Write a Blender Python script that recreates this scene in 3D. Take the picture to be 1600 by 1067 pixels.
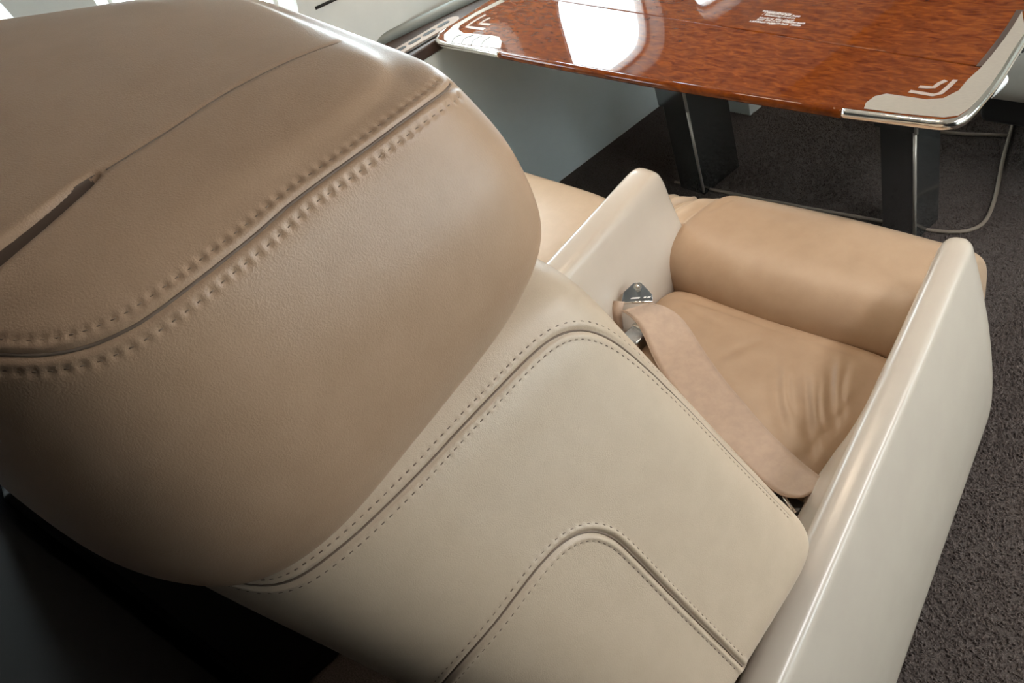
import bpy, bmesh, math, random
import numpy as np
from mathutils import Vector, Matrix
from mathutils.bvhtree import BVHTree
from mathutils.kdtree import KDTree

for o in list(bpy.data.objects):
    bpy.data.objects.remove(o)
S = bpy.context.scene
COL = S.collection
random.seed(4)
rng = np.random.default_rng(4)

# ------------------------------------------------------------------ camera
CAM = np.array([0.0, 0.0, 1.45])
F = 1200.0                                   # focal length in pixels of a 1600 px wide frame
YAW, PITCH, ROLL = [math.radians(a) for a in (68.05, 39.15, -24.99)]
cd = np.array([-math.sin(YAW)*math.cos(PITCH), math.cos(YAW)*math.cos(PITCH), -math.sin(PITCH)])
_r = np.array([math.cos(YAW), math.sin(YAW), 0.0])
_u = np.cross(_r, cd)
cr = math.cos(ROLL)*_r + math.sin(ROLL)*_u
cu = -math.sin(ROLL)*_r + math.cos(ROLL)*_u
cam = bpy.data.cameras.new('camera')
cam.sensor_width = 36.0
cam.lens = F*36.0/1600.0
cam.clip_start = 0.01
camo = bpy.data.objects.new('camera', cam)
COL.objects.link(camo)
M = Matrix.Identity(4)
for i in range(3):
    M[i][0], M[i][1], M[i][2], M[i][3] = cr[i], cu[i], -cd[i], CAM[i]
camo.matrix_world = M
S.camera = camo

# ------------------------------------------------------------------ world, light, exposure
S.view_settings.view_transform = 'Standard'
S.view_settings.look = 'None'
S.view_settings.gamma = 1.0
S.view_settings.use_curve_mapping = False
S.view_settings.exposure = 0.25
W = bpy.data.worlds.new('sky')
S.world = W
W.use_nodes = True
bg = W.node_tree.nodes['Background']
bg.inputs['Color'].default_value = (0.82, 0.94, 1.0, 1)
bg.inputs['Strength'].default_value = 15.0


def window_portal(name, loc, sx, sz, face):
    """daylight sampling portal filling one window opening"""
    l = bpy.data.lights.new(name, 'AREA')
    l.shape = 'RECTANGLE'
    l.size, l.size_y = sx, sz
    l.cycles.is_portal = True
    o = bpy.data.objects.new(name, l)
    COL.objects.link(o)
    o.location = loc
    o.rotation_euler = (math.pi/2, 0, math.pi/2 if face < 0 else -math.pi/2)
    return o


def lamp(name, loc, sx, sy, power, color, rot=(0, 0, 0)):
    l = bpy.data.lights.new(name, 'AREA')
    l.shape = 'RECTANGLE'
    l.size, l.size_y = sx, sy
    l.energy = power
    l.color = color
    o = bpy.data.objects.new(name, l)
    COL.objects.link(o)
    o.location = loc
    o.rotation_euler = rot
    return o


# ------------------------------------------------------------------ picking helpers
def ray(px, py):
    return cd + (px-800.0)/F*cr - (py-533.5)/F*cu


def at_z(px, py, z):
    v = ray(px, py)
    return CAM + v*((z-CAM[2])/v[2])


def at_x(px, py, x):
    v = ray(px, py)
    return CAM + v*((x-CAM[0])/v[0])


def at_y(px, py, y):
    v = ray(px, py)
    return CAM + v*((y-CAM[1])/v[1])


# ------------------------------------------------------------------ materials
def new_mat(name, base, rough=0.5, metal=0.0, **kw):
    m = bpy.data.materials.new(name)
    m.use_nodes = True
    b = m.node_tree.nodes['Principled BSDF']
    b.inputs['Base Color'].default_value = (*base, 1)
    b.inputs['Roughness'].default_value = rough
    b.inputs['Metallic'].default_value = metal
    for k, v in kw.items():
        b.inputs[k.replace('_', ' ')].default_value = v
    return m


def nodes_of(m):
    return m.node_tree.nodes, m.node_tree.links, m.node_tree.nodes['Principled BSDF']


def add_noise(m, c1, c2, scale, detail=6, bump=0.0, bscale=None, bdist=0.001, lo=.35, hi=.65, rough=.6, stretch=None):
    n, l, b = nodes_of(m)
    tc = n.new('ShaderNodeTexCoord')
    mp = n.new('ShaderNodeMapping')
    if stretch:
        mp.inputs['Scale'].default_value = stretch
    l.new(tc.outputs['Object'], mp.inputs['Vector'])
    t = n.new('ShaderNodeTexNoise')
    t.inputs['Scale'].default_value = scale
    t.inputs['Detail'].default_value = detail
    t.inputs['Roughness'].default_value = rough
    l.new(mp.outputs['Vector'], t.inputs['Vector'])
    r = n.new('ShaderNodeValToRGB')
    r.color_ramp.elements[0].position = lo
    r.color_ramp.elements[1].position = hi
    r.color_ramp.elements[0].color = (*c1, 1)
    r.color_ramp.elements[1].color = (*c2, 1)
    l.new(t.outputs['Fac'], r.inputs['Fac'])
    l.new(r.outputs['Color'], b.inputs['Base Color'])
    if bump:
        t2 = n.new('ShaderNodeTexNoise')
        t2.inputs['Scale'].default_value = bscale or scale
        t2.inputs['Detail'].default_value = 3
        l.new(mp.outputs['Vector'], t2.inputs['Vector'])
        bp = n.new('ShaderNodeBump')
        bp.inputs['Strength'].default_value = bump
        bp.inputs['Distance'].default_value = bdist
        l.new(t2.outputs['Fac'], bp.inputs['Height'])
        l.new(bp.outputs['Normal'], b.inputs['Normal'])
    return m


LEATHER = (0.50, 0.375, 0.265)
m_leather = add_noise(new_mat('tan leather', LEATHER, 0.37), (0.545, 0.41, 0.29), (0.575, 0.435, 0.31), 40, 5,
                      bump=0.35, bscale=900, bdist=0.0006)
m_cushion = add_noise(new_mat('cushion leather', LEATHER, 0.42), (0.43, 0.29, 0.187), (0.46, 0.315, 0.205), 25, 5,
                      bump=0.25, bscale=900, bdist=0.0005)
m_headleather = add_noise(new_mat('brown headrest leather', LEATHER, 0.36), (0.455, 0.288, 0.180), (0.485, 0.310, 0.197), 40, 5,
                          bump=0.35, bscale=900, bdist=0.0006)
m_slit_shade = new_mat('slit shade', (0.12, 0.075, 0.05), 0.7)  # dark brown imitating the shade deep inside the headrest slit
m_thread = new_mat('stitch thread', (0.20, 0.14, 0.10), 0.7)
m_thread_mid = new_mat('brown stitch thread', (0.27, 0.18, 0.12), 0.7)
m_thread_pale = new_mat('pale stitch thread', (0.55, 0.44, 0.34), 0.7)
m_shell = add_noise(new_mat('armrest shell', (0.62, 0.55, 0.46), 0.24), (0.52, 0.435, 0.355), (0.54, 0.455, 0.37), 12, 3,
                    bump=0.06, bscale=700, bdist=0.0004)
m_web = add_noise(new_mat('belt webbing', (0.42, 0.28, 0.20), 0.5), (0.46, 0.33, 0.245), (0.52, 0.375, 0.28), 60, 5,
                  bump=0.3, bscale=1400, bdist=0.0005)
m_chrome = new_mat('chrome', (0.82, 0.79, 0.74), 0.12, 1.0)
m_steel = new_mat('dark steel', (0.42, 0.46, 0.50), 0.18, 1.0)
m_brushed = add_noise(new_mat('brushed nickel', (0.45, 0.40, 0.34), 0.28, 0.35), (0.42, 0.37, 0.31), (0.46, 0.405, 0.34), 90, 4,
                      stretch=(1, 6, 1))
m_black = new_mat('black lacquer', (0.03, 0.03, 0.028), 0.10, 0.0, Specular_IOR_Level=1.0, IOR=1.9)
m_dark = new_mat('dark plastic', (0.02, 0.019, 0.018), 0.45)
m_white = new_mat('white plastic', (0.8, 0.78, 0.74), 0.35)
m_print = new_mat('white print', (0.85, 0.82, 0.80), 0.5)
m_wall = add_noise(new_mat('cream sidewall', (0.70, 0.69, 0.64), 0.45), (0.68, 0.67, 0.62), (0.72, 0.71, 0.66), 8, 3,
                   bump=0.05, bscale=500, bdist=0.0005)
m_panel = add_noise(new_mat('grey green lower panel', (0.30, 0.33, 0.32), 0.32), (0.72, 0.77, 0.75), (0.76, 0.81, 0.79), 6, 3)
m_trim = new_mat('grey green roll trim', (0.22, 0.23, 0.21), 0.35)
m_ceil = new_mat('ceiling liner', (0.42, 0.37, 0.32), 0.7)
m_darkwall = add_noise(new_mat('dark bulkhead veneer', (0.05, 0.03, 0.02), 0.5), (0.035, 0.02, 0.014), (0.07, 0.04, 0.028), 9, 5,
                       stretch=(1, 1, .15))
m_shade_black = new_mat('shade black', (0.016, 0.015, 0.015), 0.5)  # near-black for the added partition, closet and cabinet, imitating unlit depth
m_carpet = add_noise(new_mat('dark brown carpet', (0.05, 0.038, 0.033), 0.95), (0.060, 0.044, 0.037), (0.135, 0.102, 0.086), 260, 4,
                     bump=0.8, bscale=420, bdist=0.004)
m_tuft = add_noise(new_mat('carpet fibre', (0.06, 0.046, 0.04), 0.95), (0.062, 0.045, 0.038), (0.155, 0.116, 0.098), 180, 3)
m_bind = new_mat('carpet binding', (0.26, 0.20, 0.15), 0.7)
m_inlay = new_mat('pale wood inlay', (0.42, 0.33, 0.28), 0.25)
m_inlay.node_tree.nodes['Principled BSDF'].inputs['Coat Weight'].default_value = 0.6


def wood_material():
    m = new_mat('quilted mahogany', (0.3, 0.09, 0.03), 0.28)
    n, l, b = nodes_of(m)
    tc = n.new('ShaderNodeTexCoord')
    mp = n.new('ShaderNodeMapping')
    mp.inputs['Scale'].default_value = (1.0, 3.2, 1.0)
    mp.inputs['Rotation'].default_value = (0, 0, 0.55)
    l.new(tc.outputs['Object'], mp.inputs['Vector'])
    t = n.new('ShaderNodeTexNoise')
    t.inputs['Scale'].default_value = 26
    t.inputs['Detail'].default_value = 4
    t.inputs['Distortion'].default_value = 0.9
    l.new(mp.outputs['Vector'], t.inputs['Vector'])
    r = n.new('ShaderNodeValToRGB')
    e = r.color_ramp.elements
    e[0].position, e[0].color = 0.25, (0.085, 0.015, 0.003, 1)
    e[1].position, e[1].color = 0.80, (0.29, 0.074, 0.009, 1)
    k = e.new(0.50)
    k.color = (0.165, 0.037, 0.006, 1)
    l.new(t.outputs['Fac'], r.inputs['Fac'])
    mp2 = n.new('ShaderNodeMapping')
    mp2.inputs['Scale'].default_value = (3.0, 60.0, 3.0)
    l.new(tc.outputs['Object'], mp2.inputs['Vector'])
    t2 = n.new('ShaderNodeTexNoise')
    t2.inputs['Scale'].default_value = 5
    t2.inputs['Detail'].default_value = 3
    l.new(mp2.outputs['Vector'], t2.inputs['Vector'])
    mx = n.new('ShaderNodeMix')
    mx.data_type = 'RGBA'
    mx.blend_type = 'MULTIPLY'
    mx.inputs['Factor'].default_value = 0.35
    l.new(r.outputs['Color'], mx.inputs['A'])
    l.new(t2.outputs['Fac'], mx.inputs['B'])
    l.new(mx.outputs['Result'], b.inputs['Base Color'])
    b.inputs['Specular IOR Level'].default_value = 0.0
    b.inputs['Coat Weight'].default_value = 1.0
    b.inputs['Coat Roughness'].default_value = 0.015
    b.inputs['Coat IOR'].default_value = 1.27
    return m


m_wood = wood_material()


def glass_material():
    m = bpy.data.materials.new('window pane')
    m.use_nodes = True
    n, l = m.node_tree.nodes, m.node_tree.links
    n.remove(n['Principled BSDF'])
    tr = n.new('ShaderNodeBsdfTransparent')
    tr.inputs['Color'].default_value = (0.96, 0.98, 0.98, 1)
    gl = n.new('ShaderNodeBsdfGlossy')
    gl.inputs['Roughness'].default_value = 0.02
    mx = n.new('ShaderNodeMixShader')
    mx.inputs['Fac'].default_value = 0.05
    l.new(tr.outputs[0], mx.inputs[1])
    l.new(gl.outputs[0], mx.inputs[2])
    l.new(mx.outputs[0], n['Material Output'].inputs['Surface'])
    return m


m_glass = glass_material()

# ------------------------------------------------------------------ object helpers


def thing(name, label, cat, loc=(0, 0, 0), group=None):
    o = bpy.data.objects.new(name, None)
    o.empty_display_size = 0.1
    COL.objects.link(o)
    o.location = loc
    o['label'] = label
    o['category'] = cat
    if group:
        o['group'] = group
    return o


def obj(name, verts, faces, mat, parent=None, smooth=True, label=None, kind=None):
    v = np.asarray(verts, float)
    p = parent
    off = np.zeros(3)
    while p is not None:
        off += np.array(p.location)
        p = p.parent
    me = bpy.data.meshes.new(name)
    me.from_pydata((v-off).tolist(), [], [tuple(int(i) for i in f) for f in faces])
    me.materials.append(mat)
    if smooth:
        me.shade_smooth()
    me.update()
    o = bpy.data.objects.new(name, me)
    COL.objects.link(o)
    if parent:
        o.parent = parent
    if label:
        o['label'] = label
    if kind:
        o['kind'] = kind
    return o


def fix_normals(o):
    bm = bmesh.new()
    bm.from_mesh(o.data)
    bmesh.ops.recalc_face_normals(bm, faces=bm.faces)
    bm.to_mesh(o.data)
    bm.free()
    return o


def bevel(o, w, seg=3, angle=0.6):
    m = o.modifiers.new('bevel', 'BEVEL')
    m.width = w
    m.segments = seg
    m.limit_method = 'ANGLE'
    m.angle_limit = angle
    m.harden_normals = True
    return o


def box_vf(x0, x1, y0, y1, z0, z1):
    v = [(x0, y0, z0), (x1, y0, z0), (x1, y1, z0), (x0, y1, z0), (x0, y0, z1), (x1, y0, z1), (x1, y1, z1), (x0, y1, z1)]
    f = [(0, 3, 2, 1), (4, 5, 6, 7), (0, 1, 5, 4), (1, 2, 6, 5), (2, 3, 7, 6), (3, 0, 4, 7)]
    return v, f


def box(name, x0, x1, y0, y1, z0, z1, mat, parent=None, bev=0.0, **kw):
    v, f = box_vf(min(x0, x1), max(x0, x1), min(y0, y1), max(y0, y1), min(z0, z1), max(z0, z1))
    o = obj(name, v, f, mat, parent, smooth=bev > 0, **kw)
    if bev:
        bevel(o, bev)
    return o


def grid_faces(nr, nc, wrap=True):
    """faces of nr rings of nc points"""
    i = np.arange(nr-1)[:, None]
    j = np.arange(nc if wrap else nc-1)[None, :]
    j2 = (j+1) % nc
    a = i*nc+j
    b = i*nc+j2
    c = (i+1)*nc+j2
    d = (i+1)*nc+j
    return np.stack([a, b, c, d], -1).reshape(-1, 4)


def catmull(keys, n, t=None):
    """keys (K,...) interpolated to n samples (uniform parameter)"""
    K = np.asarray(keys, float)
    k = len(K)
    if t is None:
        t = np.linspace(0, k-1, n)
    i = np.clip(t.astype(int), 0, k-2)
    u = (t-i).reshape((-1,)+(1,)*(K.ndim-1))
    P0 = K[np.clip(i-1, 0, k-1)]
    P1 = K[i]
    P2 = K[i+1]
    P3 = K[np.clip(i+2, 0, k-1)]
    return 0.5*((2*P1)+(-P0+P2)*u+(2*P0-5*P1+4*P2-P3)*u*u+(-P0+3*P1-3*P2+P3)*u**3)


def quad_ring(RF, LF, LB, RB, N, e=5.0, s=1.0, eb=None, focus=0.0):
    """superellipse of exponent e mapped into the quad RF-LF-LB-RB, scaled by s about its centre"""
    th = np.linspace(-math.pi, math.pi, N, endpoint=False)
    th = th-focus*np.sin(th-.3)          # more points on the aisle side
    c, sn = np.cos(th), np.sin(th)
    ee = np.where(sn < 0, min(e, eb) if eb else e, e)
    r = (np.abs(c)**ee+np.abs(sn)**ee)**(-1.0/ee)
    u, v = c*r*s, sn*r*s          # u:+ right, v:+ front
    RF, LF, LB, RB = [np.asarray(p, float) for p in (RF, LF, LB, RB)]
    a = ((1+u)*(1+v)/4)[:, None]
    b = ((1-u)*(1+v)/4)[:, None]
    g = ((1-u)*(1-v)/4)[:, None]
    h = ((1+u)*(1-v)/4)[:, None]
    return a*RF+b*LF+g*LB+h*RB


def loft(rings_key, nr, cap_lo=True, cap_hi=True):
    """key rings -> dense verts, faces (closed tube, poles closed)"""
    K = np.array(rings_key)
    sub = catmull(K[:, ::max(1, K.shape[1]//24)], nr*6)
    d = np.r_[0, np.cumsum(np.linalg.norm(np.diff(sub, axis=0), axis=2).max(1))]
    tt = np.interp(np.linspace(0, d[-1], nr), d, np.linspace(0, len(K)-1, nr*6))
    R = catmull(K, nr, tt)
    nc = R.shape[1]
    V = R.reshape(-1, 3)
    Fc = [tuple(x) for x in grid_faces(nr, nc)]
    if cap_lo:
        V = np.vstack([V, R[0].mean(0)])
        k = len(V)-1
        Fc += [(k, (j+1) % nc, j) for j in range(nc)]
    if cap_hi:
        V = np.vstack([V, R[-1].mean(0)])
        k = len(V)-1
        o = (nr-1)*nc
        Fc += [(k, o+j, o+(j+1) % nc) for j in range(nc)]
    return V, Fc


def bvh_of(V, Fc):
    return BVHTree.FromPolygons([tuple(v) for v in V], [tuple(int(i) for i in f) for f in Fc])


def smooth_poly(pts, n):
    """resample polyline by arc length after a spline pass"""
    P = catmull(np.array(pts, float), max(len(pts)*12, 24))
    d = np.r_[0, np.cumsum(np.linalg.norm(np.diff(P, axis=0), axis=1))]
    t = np.linspace(0, d[-1], n)
    return np.stack([np.interp(t, d, P[:, k]) for k in range(P.shape[1])], 1)


def cast(pix, bvh, n=160, fallback=None):
    """pixel polyline -> (points, normals) on a surface"""
    Q = smooth_poly(pix, n)
    pts, nor = [], []
    for x, y in Q:
        v = ray(x, y)
        h = bvh.ray_cast(Vector(CAM), Vector(v).normalized())
        if h[0] is not None:
            pts.append(np.array(h[0]))
            nn = np.array(h[1])
            if nn @ v > 0:
                nn = -nn
            nor.append(nn)
    P = np.array(pts)
    Nn = np.array(nor)
    for _ in range(6):
        P[1:-1] = .25*P[:-2]+.5*P[1:-1]+.25*P[2:]
        Nn[1:-1] = .25*Nn[:-2]+.5*Nn[1:-1]+.25*Nn[2:]
    Nn /= np.linalg.norm(Nn, axis=1)[:, None]
    return P, Nn


def dense(P, step=0.0012):
    d = np.r_[0, np.cumsum(np.linalg.norm(np.diff(P, axis=0), axis=1))]
    t = np.arange(0, d[-1], step)
    return np.stack([np.interp(t, d, P[:, k]) for k in range(3)], 1)


def vert_normals(V, Fc_grid):
    q = np.asarray(Fc_grid)
    n = np.cross(V[q[:, 2]]-V[q[:, 0]], V[q[:, 3]]-V[q[:, 1]])
    N = np.zeros_like(V)
    for k in range(4):
        np.add.at(N, q[:, k], n)
    return N/np.maximum(np.linalg.norm(N, axis=1)[:, None], 1e-12)


def groove(V, N, P, depth, width, lip=0.0, lipw=0.006, taper=False):
    """press a groove of given depth along curve P into vertices V (in place)"""
    D = dense(P)
    kd = KDTree(len(D))
    for i, p in enumerate(D):
        kd.insert(p, i)
    kd.balance()
    lo = D.min(0)-.03
    hi = D.max(0)+.03
    idx = np.where(np.all((V > lo) & (V < hi), axis=1))[0]
    for i in idx:
        co, k, dist = kd.find(V[i])
        if dist > 0.03:
            continue
        w = width
        dp = depth
        if taper:
            u = k/len(D)
            w = width*(0.35+0.65*math.sqrt(max(1-u, 0)))
            dp = depth*min(1, (1-u)*8)
        a = -dp*math.exp(-(dist/w)**2)
        if lip:
            a += lip*math.exp(-((dist-lipw)/(lipw*.55))**2)
        V[i] += N[i]*a


def tube_vf(P, r, seg=8, closed=False):
    P = np.asarray(P, float)
    n = len(P)
    T = np.gradient(P, axis=0)
    T /= np.maximum(np.linalg.norm(T, axis=1)[:, None], 1e-9)
    up = np.array([0, 0, 1.0]) if abs(T[0][2]) < .9 else np.array([1.0, 0, 0])
    rings = []
    a = np.cross(T[0], up)
    a /= np.linalg.norm(a)
    rr = r if hasattr(r, '__len__') else [r]*n
    for i in range(n):
        a = a-T[i]*(a @ T[i])
        a /= np.linalg.norm(a)
        b = np.cross(T[i], a)
        th = np.linspace(0, 2*math.pi, seg, endpoint=False)
        rings.append(P[i]+rr[i]*(np.cos(th)[:, None]*a+np.sin(th)[:, None]*b))
    V = np.vstack(rings)
    Fc = [tuple(x) for x in grid_faces(n, seg)]
    Fc += [tuple(range(seg))[::-1], tuple((n-1)*seg+k for k in range(seg))]
    return V, Fc


def tube(name, P, r, mat, parent=None, seg=8, **kw):
    V, Fc = tube_vf(P, r, seg)
    return obj(name, V, Fc, mat, parent, **kw)


def stitch_row(P, N, offset, pitch, length, rad, lift, bvh=None):
    """small thread stitches beside curve P; joined geometry"""
    d = np.r_[0, np.cumsum(np.linalg.norm(np.diff(P, axis=0), axis=1))]
    ts = np.arange(pitch, d[-1]-pitch, pitch)
    VV, FF = [], []
    for t in ts:
        p = np.array([np.interp(t, d, P[:, k]) for k in range(3)])
        q = np.array([np.interp(t+1e-3, d, P[:, k]) for k in range(3)])
        nn = np.array([np.interp(t, d, N[:, k]) for k in range(3)])
        tg = q-p
        tg /= np.linalg.norm(tg)
        side = np.cross(nn, tg)
        side /= np.linalg.norm(side)
        c = p+side*offset
        if bvh is not None:
            h = bvh.find_nearest(Vector(c))
            c = np.array(h[0])
            n2 = np.array(h[1])
            if n2 @ nn < 0:
                n2 = -n2
            nn = n2/np.linalg.norm(n2)
        c = c+nn*lift
        b = len(VV)
        for s, rr in ((-.5, .35), (-.3, 1), (.3, 1), (.5, .35)):
            cc = c+tg*length*s-nn*rad*(0.9 if abs(s) == .5 else 0)
            for k in range(5):
                a = 2*math.pi*k/5
                VV.append(cc+rad*rr*(math.cos(a)*side+math.sin(a)*nn))
        for i in range(3):
            for k in range(5):
                FF.append((b+i*5+k, b+i*5+(k+1) % 5, b+(i+1)*5+(k+1) % 5, b+(i+1)*5+k))
    return VV, FF


def dimple_points(P, N, offset, pitch, bvh):
    d = np.r_[0, np.cumsum(np.linalg.norm(np.diff(P, axis=0), axis=1))]
    out = []
    for t in np.arange(pitch, d[-1]-pitch, pitch):
        p = np.array([np.interp(t, d, P[:, k]) for k in range(3)])
        q = np.array([np.interp(t+1e-3, d, P[:, k]) for k in range(3)])
        nn = np.array([np.interp(t, d, N[:, k]) for k in range(3)])
        tg = (q-p)/np.linalg.norm(q-p)
        side = np.cross(nn, tg)
        c = p+side/np.linalg.norm(side)*offset
        h = bvh.find_nearest(Vector(c))
        out.append((np.array(h[0]), tg))
    return out


def dimple(V, N, pts, depth, wl, ws):
    kd = KDTree(len(pts))
    for i, (p, _) in enumerate(pts):
        kd.insert(p, i)
    kd.balance()
    A = np.array([p for p, _ in pts])
    idx = np.where(np.all((V > A.min(0)-.01) & (V < A.max(0)+.01), axis=1))[0]
    for i in idx:
        co, k, dist = kd.find(V[i])
        if dist > .008:
            continue
        dv = V[i]-pts[k][0]
        a = dv @ pts[k][1]
        b2 = max(dist*dist-a*a, 0)
        V[i] -= N[i]*depth*math.exp(-(a/wl)**2-b2/ws**2)


def rect_plate(name, poly, z0, z1, mat, parent, smooth=False, **kw):
    """flat plate from a plan polygon"""
    n = len(poly)
    v = [(p[0], p[1], z0) for p in poly]+[(p[0], p[1], z1) for p in poly]
    f = [tuple(range(n))[::-1], tuple(range(n, 2*n))]+[(i, (i+1) % n, n+(i+1) % n, n+i) for i in range(n)]
    o = obj(name, v, f, mat, parent, smooth=smooth, **kw)
    return fix_normals(o)


# ================================================================== THE SETTING
XL, XR, YB, YF, ZC = -2.40, 0.98, -0.95, 4.2, 1.92
XP = -2.18                                     # lower side panel under the ledge
ZL = 0.69                                      # ledge height


def struct(o):
    o['kind'] = 'structure'
    return o


struct(box('floor', XL-.1, XR+.1, YB-.1, YF+.1, -0.06, 0.0, m_carpet))
struct(box('ceiling', XL-.1, XR+.1, YB-.1, YF+.1, ZC, ZC+.05, m_ceil))
struct(box('wall_back', XL-.1, XR+.1, YB-.06, YB, 0, ZC, m_darkwall))
struct(box('wall_back_added', XL-.05, -.04, -.44, -.40, 0, ZC, m_shade_black))  # added black partition, standing in for the shade behind the seat
struct(box('wall_front', XL-.1, XR+.1, YF, YF+.06, 0, ZC, m_wall))

WIN_W, WIN_Z0, WIN_Z1, PITCHW = 0.43, 0.87, 1.33, 0.685


def round_rect(cy, cz, w, h, N=48, e=4.5):
    th = np.linspace(0, 2*math.pi, N, endpoint=False)+math.pi/4
    c, s = np.cos(th), np.sin(th)
    r = (np.abs(c)**e+np.abs(s)**e)**(-1/e)
    return np.stack([cy+c*r*w/2, cz+s*r*h/2], 1)


def rect_ring(y0, y1, z0, z1, N=48):
    th = np.linspace(0, 2*math.pi, N, endpoint=False)+math.pi/4
    c, s = np.cos(th), np.sin(th)
    k = 1/np.maximum(np.abs(c), np.abs(s))
    return np.stack([(y0+y1)/2+c*k*(y1-y0)/2, (z0+z1)/2+s*k*(z1-z0)/2], 1)


def window_wall(name, x, out, centres, y0, y1, z0, z1):
    """sidewall at x with rounded window openings; out = direction to the outside (-1/+1)"""
    V, Fc = [], []
    cz, h = (WIN_Z0+WIN_Z1)/2, WIN_Z1-WIN_Z0

    def add(v, f):
        b = len(V)
        V.extend([tuple(q) for q in v])
        Fc.extend([tuple(b+i for i in g) for g in f])
    prev = y0
    for c in centres:
        a, b = c-PITCHW/2, c+PITCHW/2
        if a > prev+1e-4:
            add([(x, prev, z0), (x, a, z0), (x, a, z1), (x, prev, z1)], [(0, 1, 2, 3)])
        rings = []
        for (yz, xx) in ((rect_ring(a, b, z0, z1), x),
                         (round_rect(c, cz, WIN_W+.07, h+.07), x),
                         (round_rect(c, cz, WIN_W+.05, h+.05), x+out*.012),
                         (round_rect(c, cz, WIN_W, h), x+out*.05),
                         (round_rect(c, cz, WIN_W, h), x+out*.10)):
            rings.append(np.c_[np.full(len(yz), xx), yz])
        add(np.vstack(rings), [tuple(g) for g in grid_faces(5, 48)])
        prev = b
    if prev < y1:
        add([(x, prev, z0), (x, y1, z0), (x, y1, z1), (x, prev, z1)], [(0, 1, 2, 3)])
    o = obj(name, V, Fc, m_wall, smooth=False)
    fix_normals(o)
    return struct(o)


wn = [0]


def window(x, out, c):
    wn[0] += 1
    cz, h = (WIN_Z0+WIN_Z1)/2, WIN_Z1-WIN_Z0
    root = bpy.data.objects.new('window_%d' % wn[0], None)
    COL.objects.link(root)
    root.location = (x, c, WIN_Z0)
    root['kind'] = 'structure'
    rings = []
    for (w, d) in ((WIN_W+.004, .098), (WIN_W+.004, .052), (WIN_W-.02, .052), (WIN_W-.03, .06), (WIN_W-.03, .098)):
        yz = round_rect(c, cz, w, h+(w-WIN_W))
        rings.append(np.c_[np.full(len(yz), x+out*d), yz])
    obj('window_frame', np.vstack(rings), [tuple(g) for g in grid_faces(5, 48)], m_white, root)
    yz = round_rect(c, cz, WIN_W-.025, h-.025)
    n = len(yz)
    va = np.vstack([np.c_[np.full(n, x+out*.08), yz], np.c_[np.full(n, x+out*.084), yz]])
    obj('pane', va, [tuple(range(n)), tuple(range(2*n-1, n-1, -1))]+[(i, (i+1) % n, n+(i+1) % n, n+i) for i in range(n)],
        m_glass, root, smooth=False)
    window_portal('window_daylight', (x+out*.11, c, cz), WIN_W+.02, h+.02, out)


LWIN = [0.56+0.685*k for k in range(-1, 5)]
RWIN = [0.80+0.685*k for k in range(5)]
window_wall('wall_left', XL, -1, LWIN, YB, YF, ZL-.02, ZC)
window_wall('wall_right', XR, 1, RWIN, YB, YF, 0, ZC)
for c in LWIN:
    window(XL, -1, c)
for c in RWIN:
    window(XR, 1, c)

# unseen ceiling lights over the table, added to brighten the cushions
def added_downlight(x, y, power, label):
    root = thing('added_ceiling_light', label, 'light', (x, y, ZC-.03), 'added ceiling lights over the table')
    box('added_light_housing', x-.16, x+.16, y-.09, y+.09, ZC-.03, ZC, m_white, root, bev=.006)
    la = lamp('lamp', (0, 0, -.004), .28, .14, power, (1.0, .80, .60))
    la.data.spread = math.radians(110)
    la.parent = root


added_downlight(-1.05, 1.15, 2.6, 'added flat warm ceiling light nearer the aisle, unseen')
added_downlight(-1.75, 1.15, 2.6, 'added flat warm ceiling light nearer the window, unseen')

STR = thing('added_aisle_light', 'added long slim ceiling strip light along the aisle, unseen', 'light', (.42, 1.55, ZC-.03))  # added, out of view; brightens the seat flank from the upper right
box('added_light_housing', .35, .49, .75, 2.35, ZC-.03, ZC, m_white, STR, bev=.006)
la = lamp('lamp', (0, 0, -.004), .10, 1.50, 22, (.96, .98, 1.0))
la.parent = STR

# unseen dark closet, added to block window light from the seat's rear
WAR = thing('added_wardrobe', 'tall dark closet added across the aisle, unseen, to shade the seat', 'added_wardrobe', (.81, -.20, 0))
box('carcass', .66, XR, YB, .54, 0, ZC-.01, m_shade_black, WAR, bev=.004)
box('added_wardrobe_door', .648, .66, -.45, .03, .08, ZC-.10, m_shade_black, WAR, bev=.003)
box('added_wardrobe_door', .648, .66, .04, .52, .08, ZC-.10, m_shade_black, WAR, bev=.003)

# lower side panel (it steps out beyond the table), ledge and its trims
struct(box('wall_left_lower', XL-.05, XP, YB, YF, 0, ZL-.035, m_panel, bev=.004))
struct(box('wall_left_step', XP-.02, -1.78, 1.92, YF, 0, .62, m_panel, bev=.004))
struct(box('side_ledge_top', XL-.02, XP+.004, YB, YF, ZL-.035, ZL, m_darkwall, bev=.006))
t1 = np.array([(-2.43, 0.95, .70), (-2.40, 1.03, .70), (-2.352, 1.16, .70), (-2.30, 1.30, .70), (-2.245, 1.45, .70), (-2.17, 1.65, .70)])
r1 = smooth_poly(t1, 24)
tr = tube('trim_1', r1, 0.019, m_trim, seg=16)
struct(tr)
# air vent plate let into the ledge, with oval openings
e0, e1 = np.array((-2.26, 0.90, ZL)), np.array((-2.232, 1.165, ZL))
root = thing('air_vent_plate', 'slim pale vent plate with oval openings let into the side ledge', 'vent', (e1[0], e1[1], ZL))
ax = (e1-e0)/np.linalg.norm(e1-e0)
sd = np.array([-ax[1], ax[0], 0])
L = np.linalg.norm(e1-e0)


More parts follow.
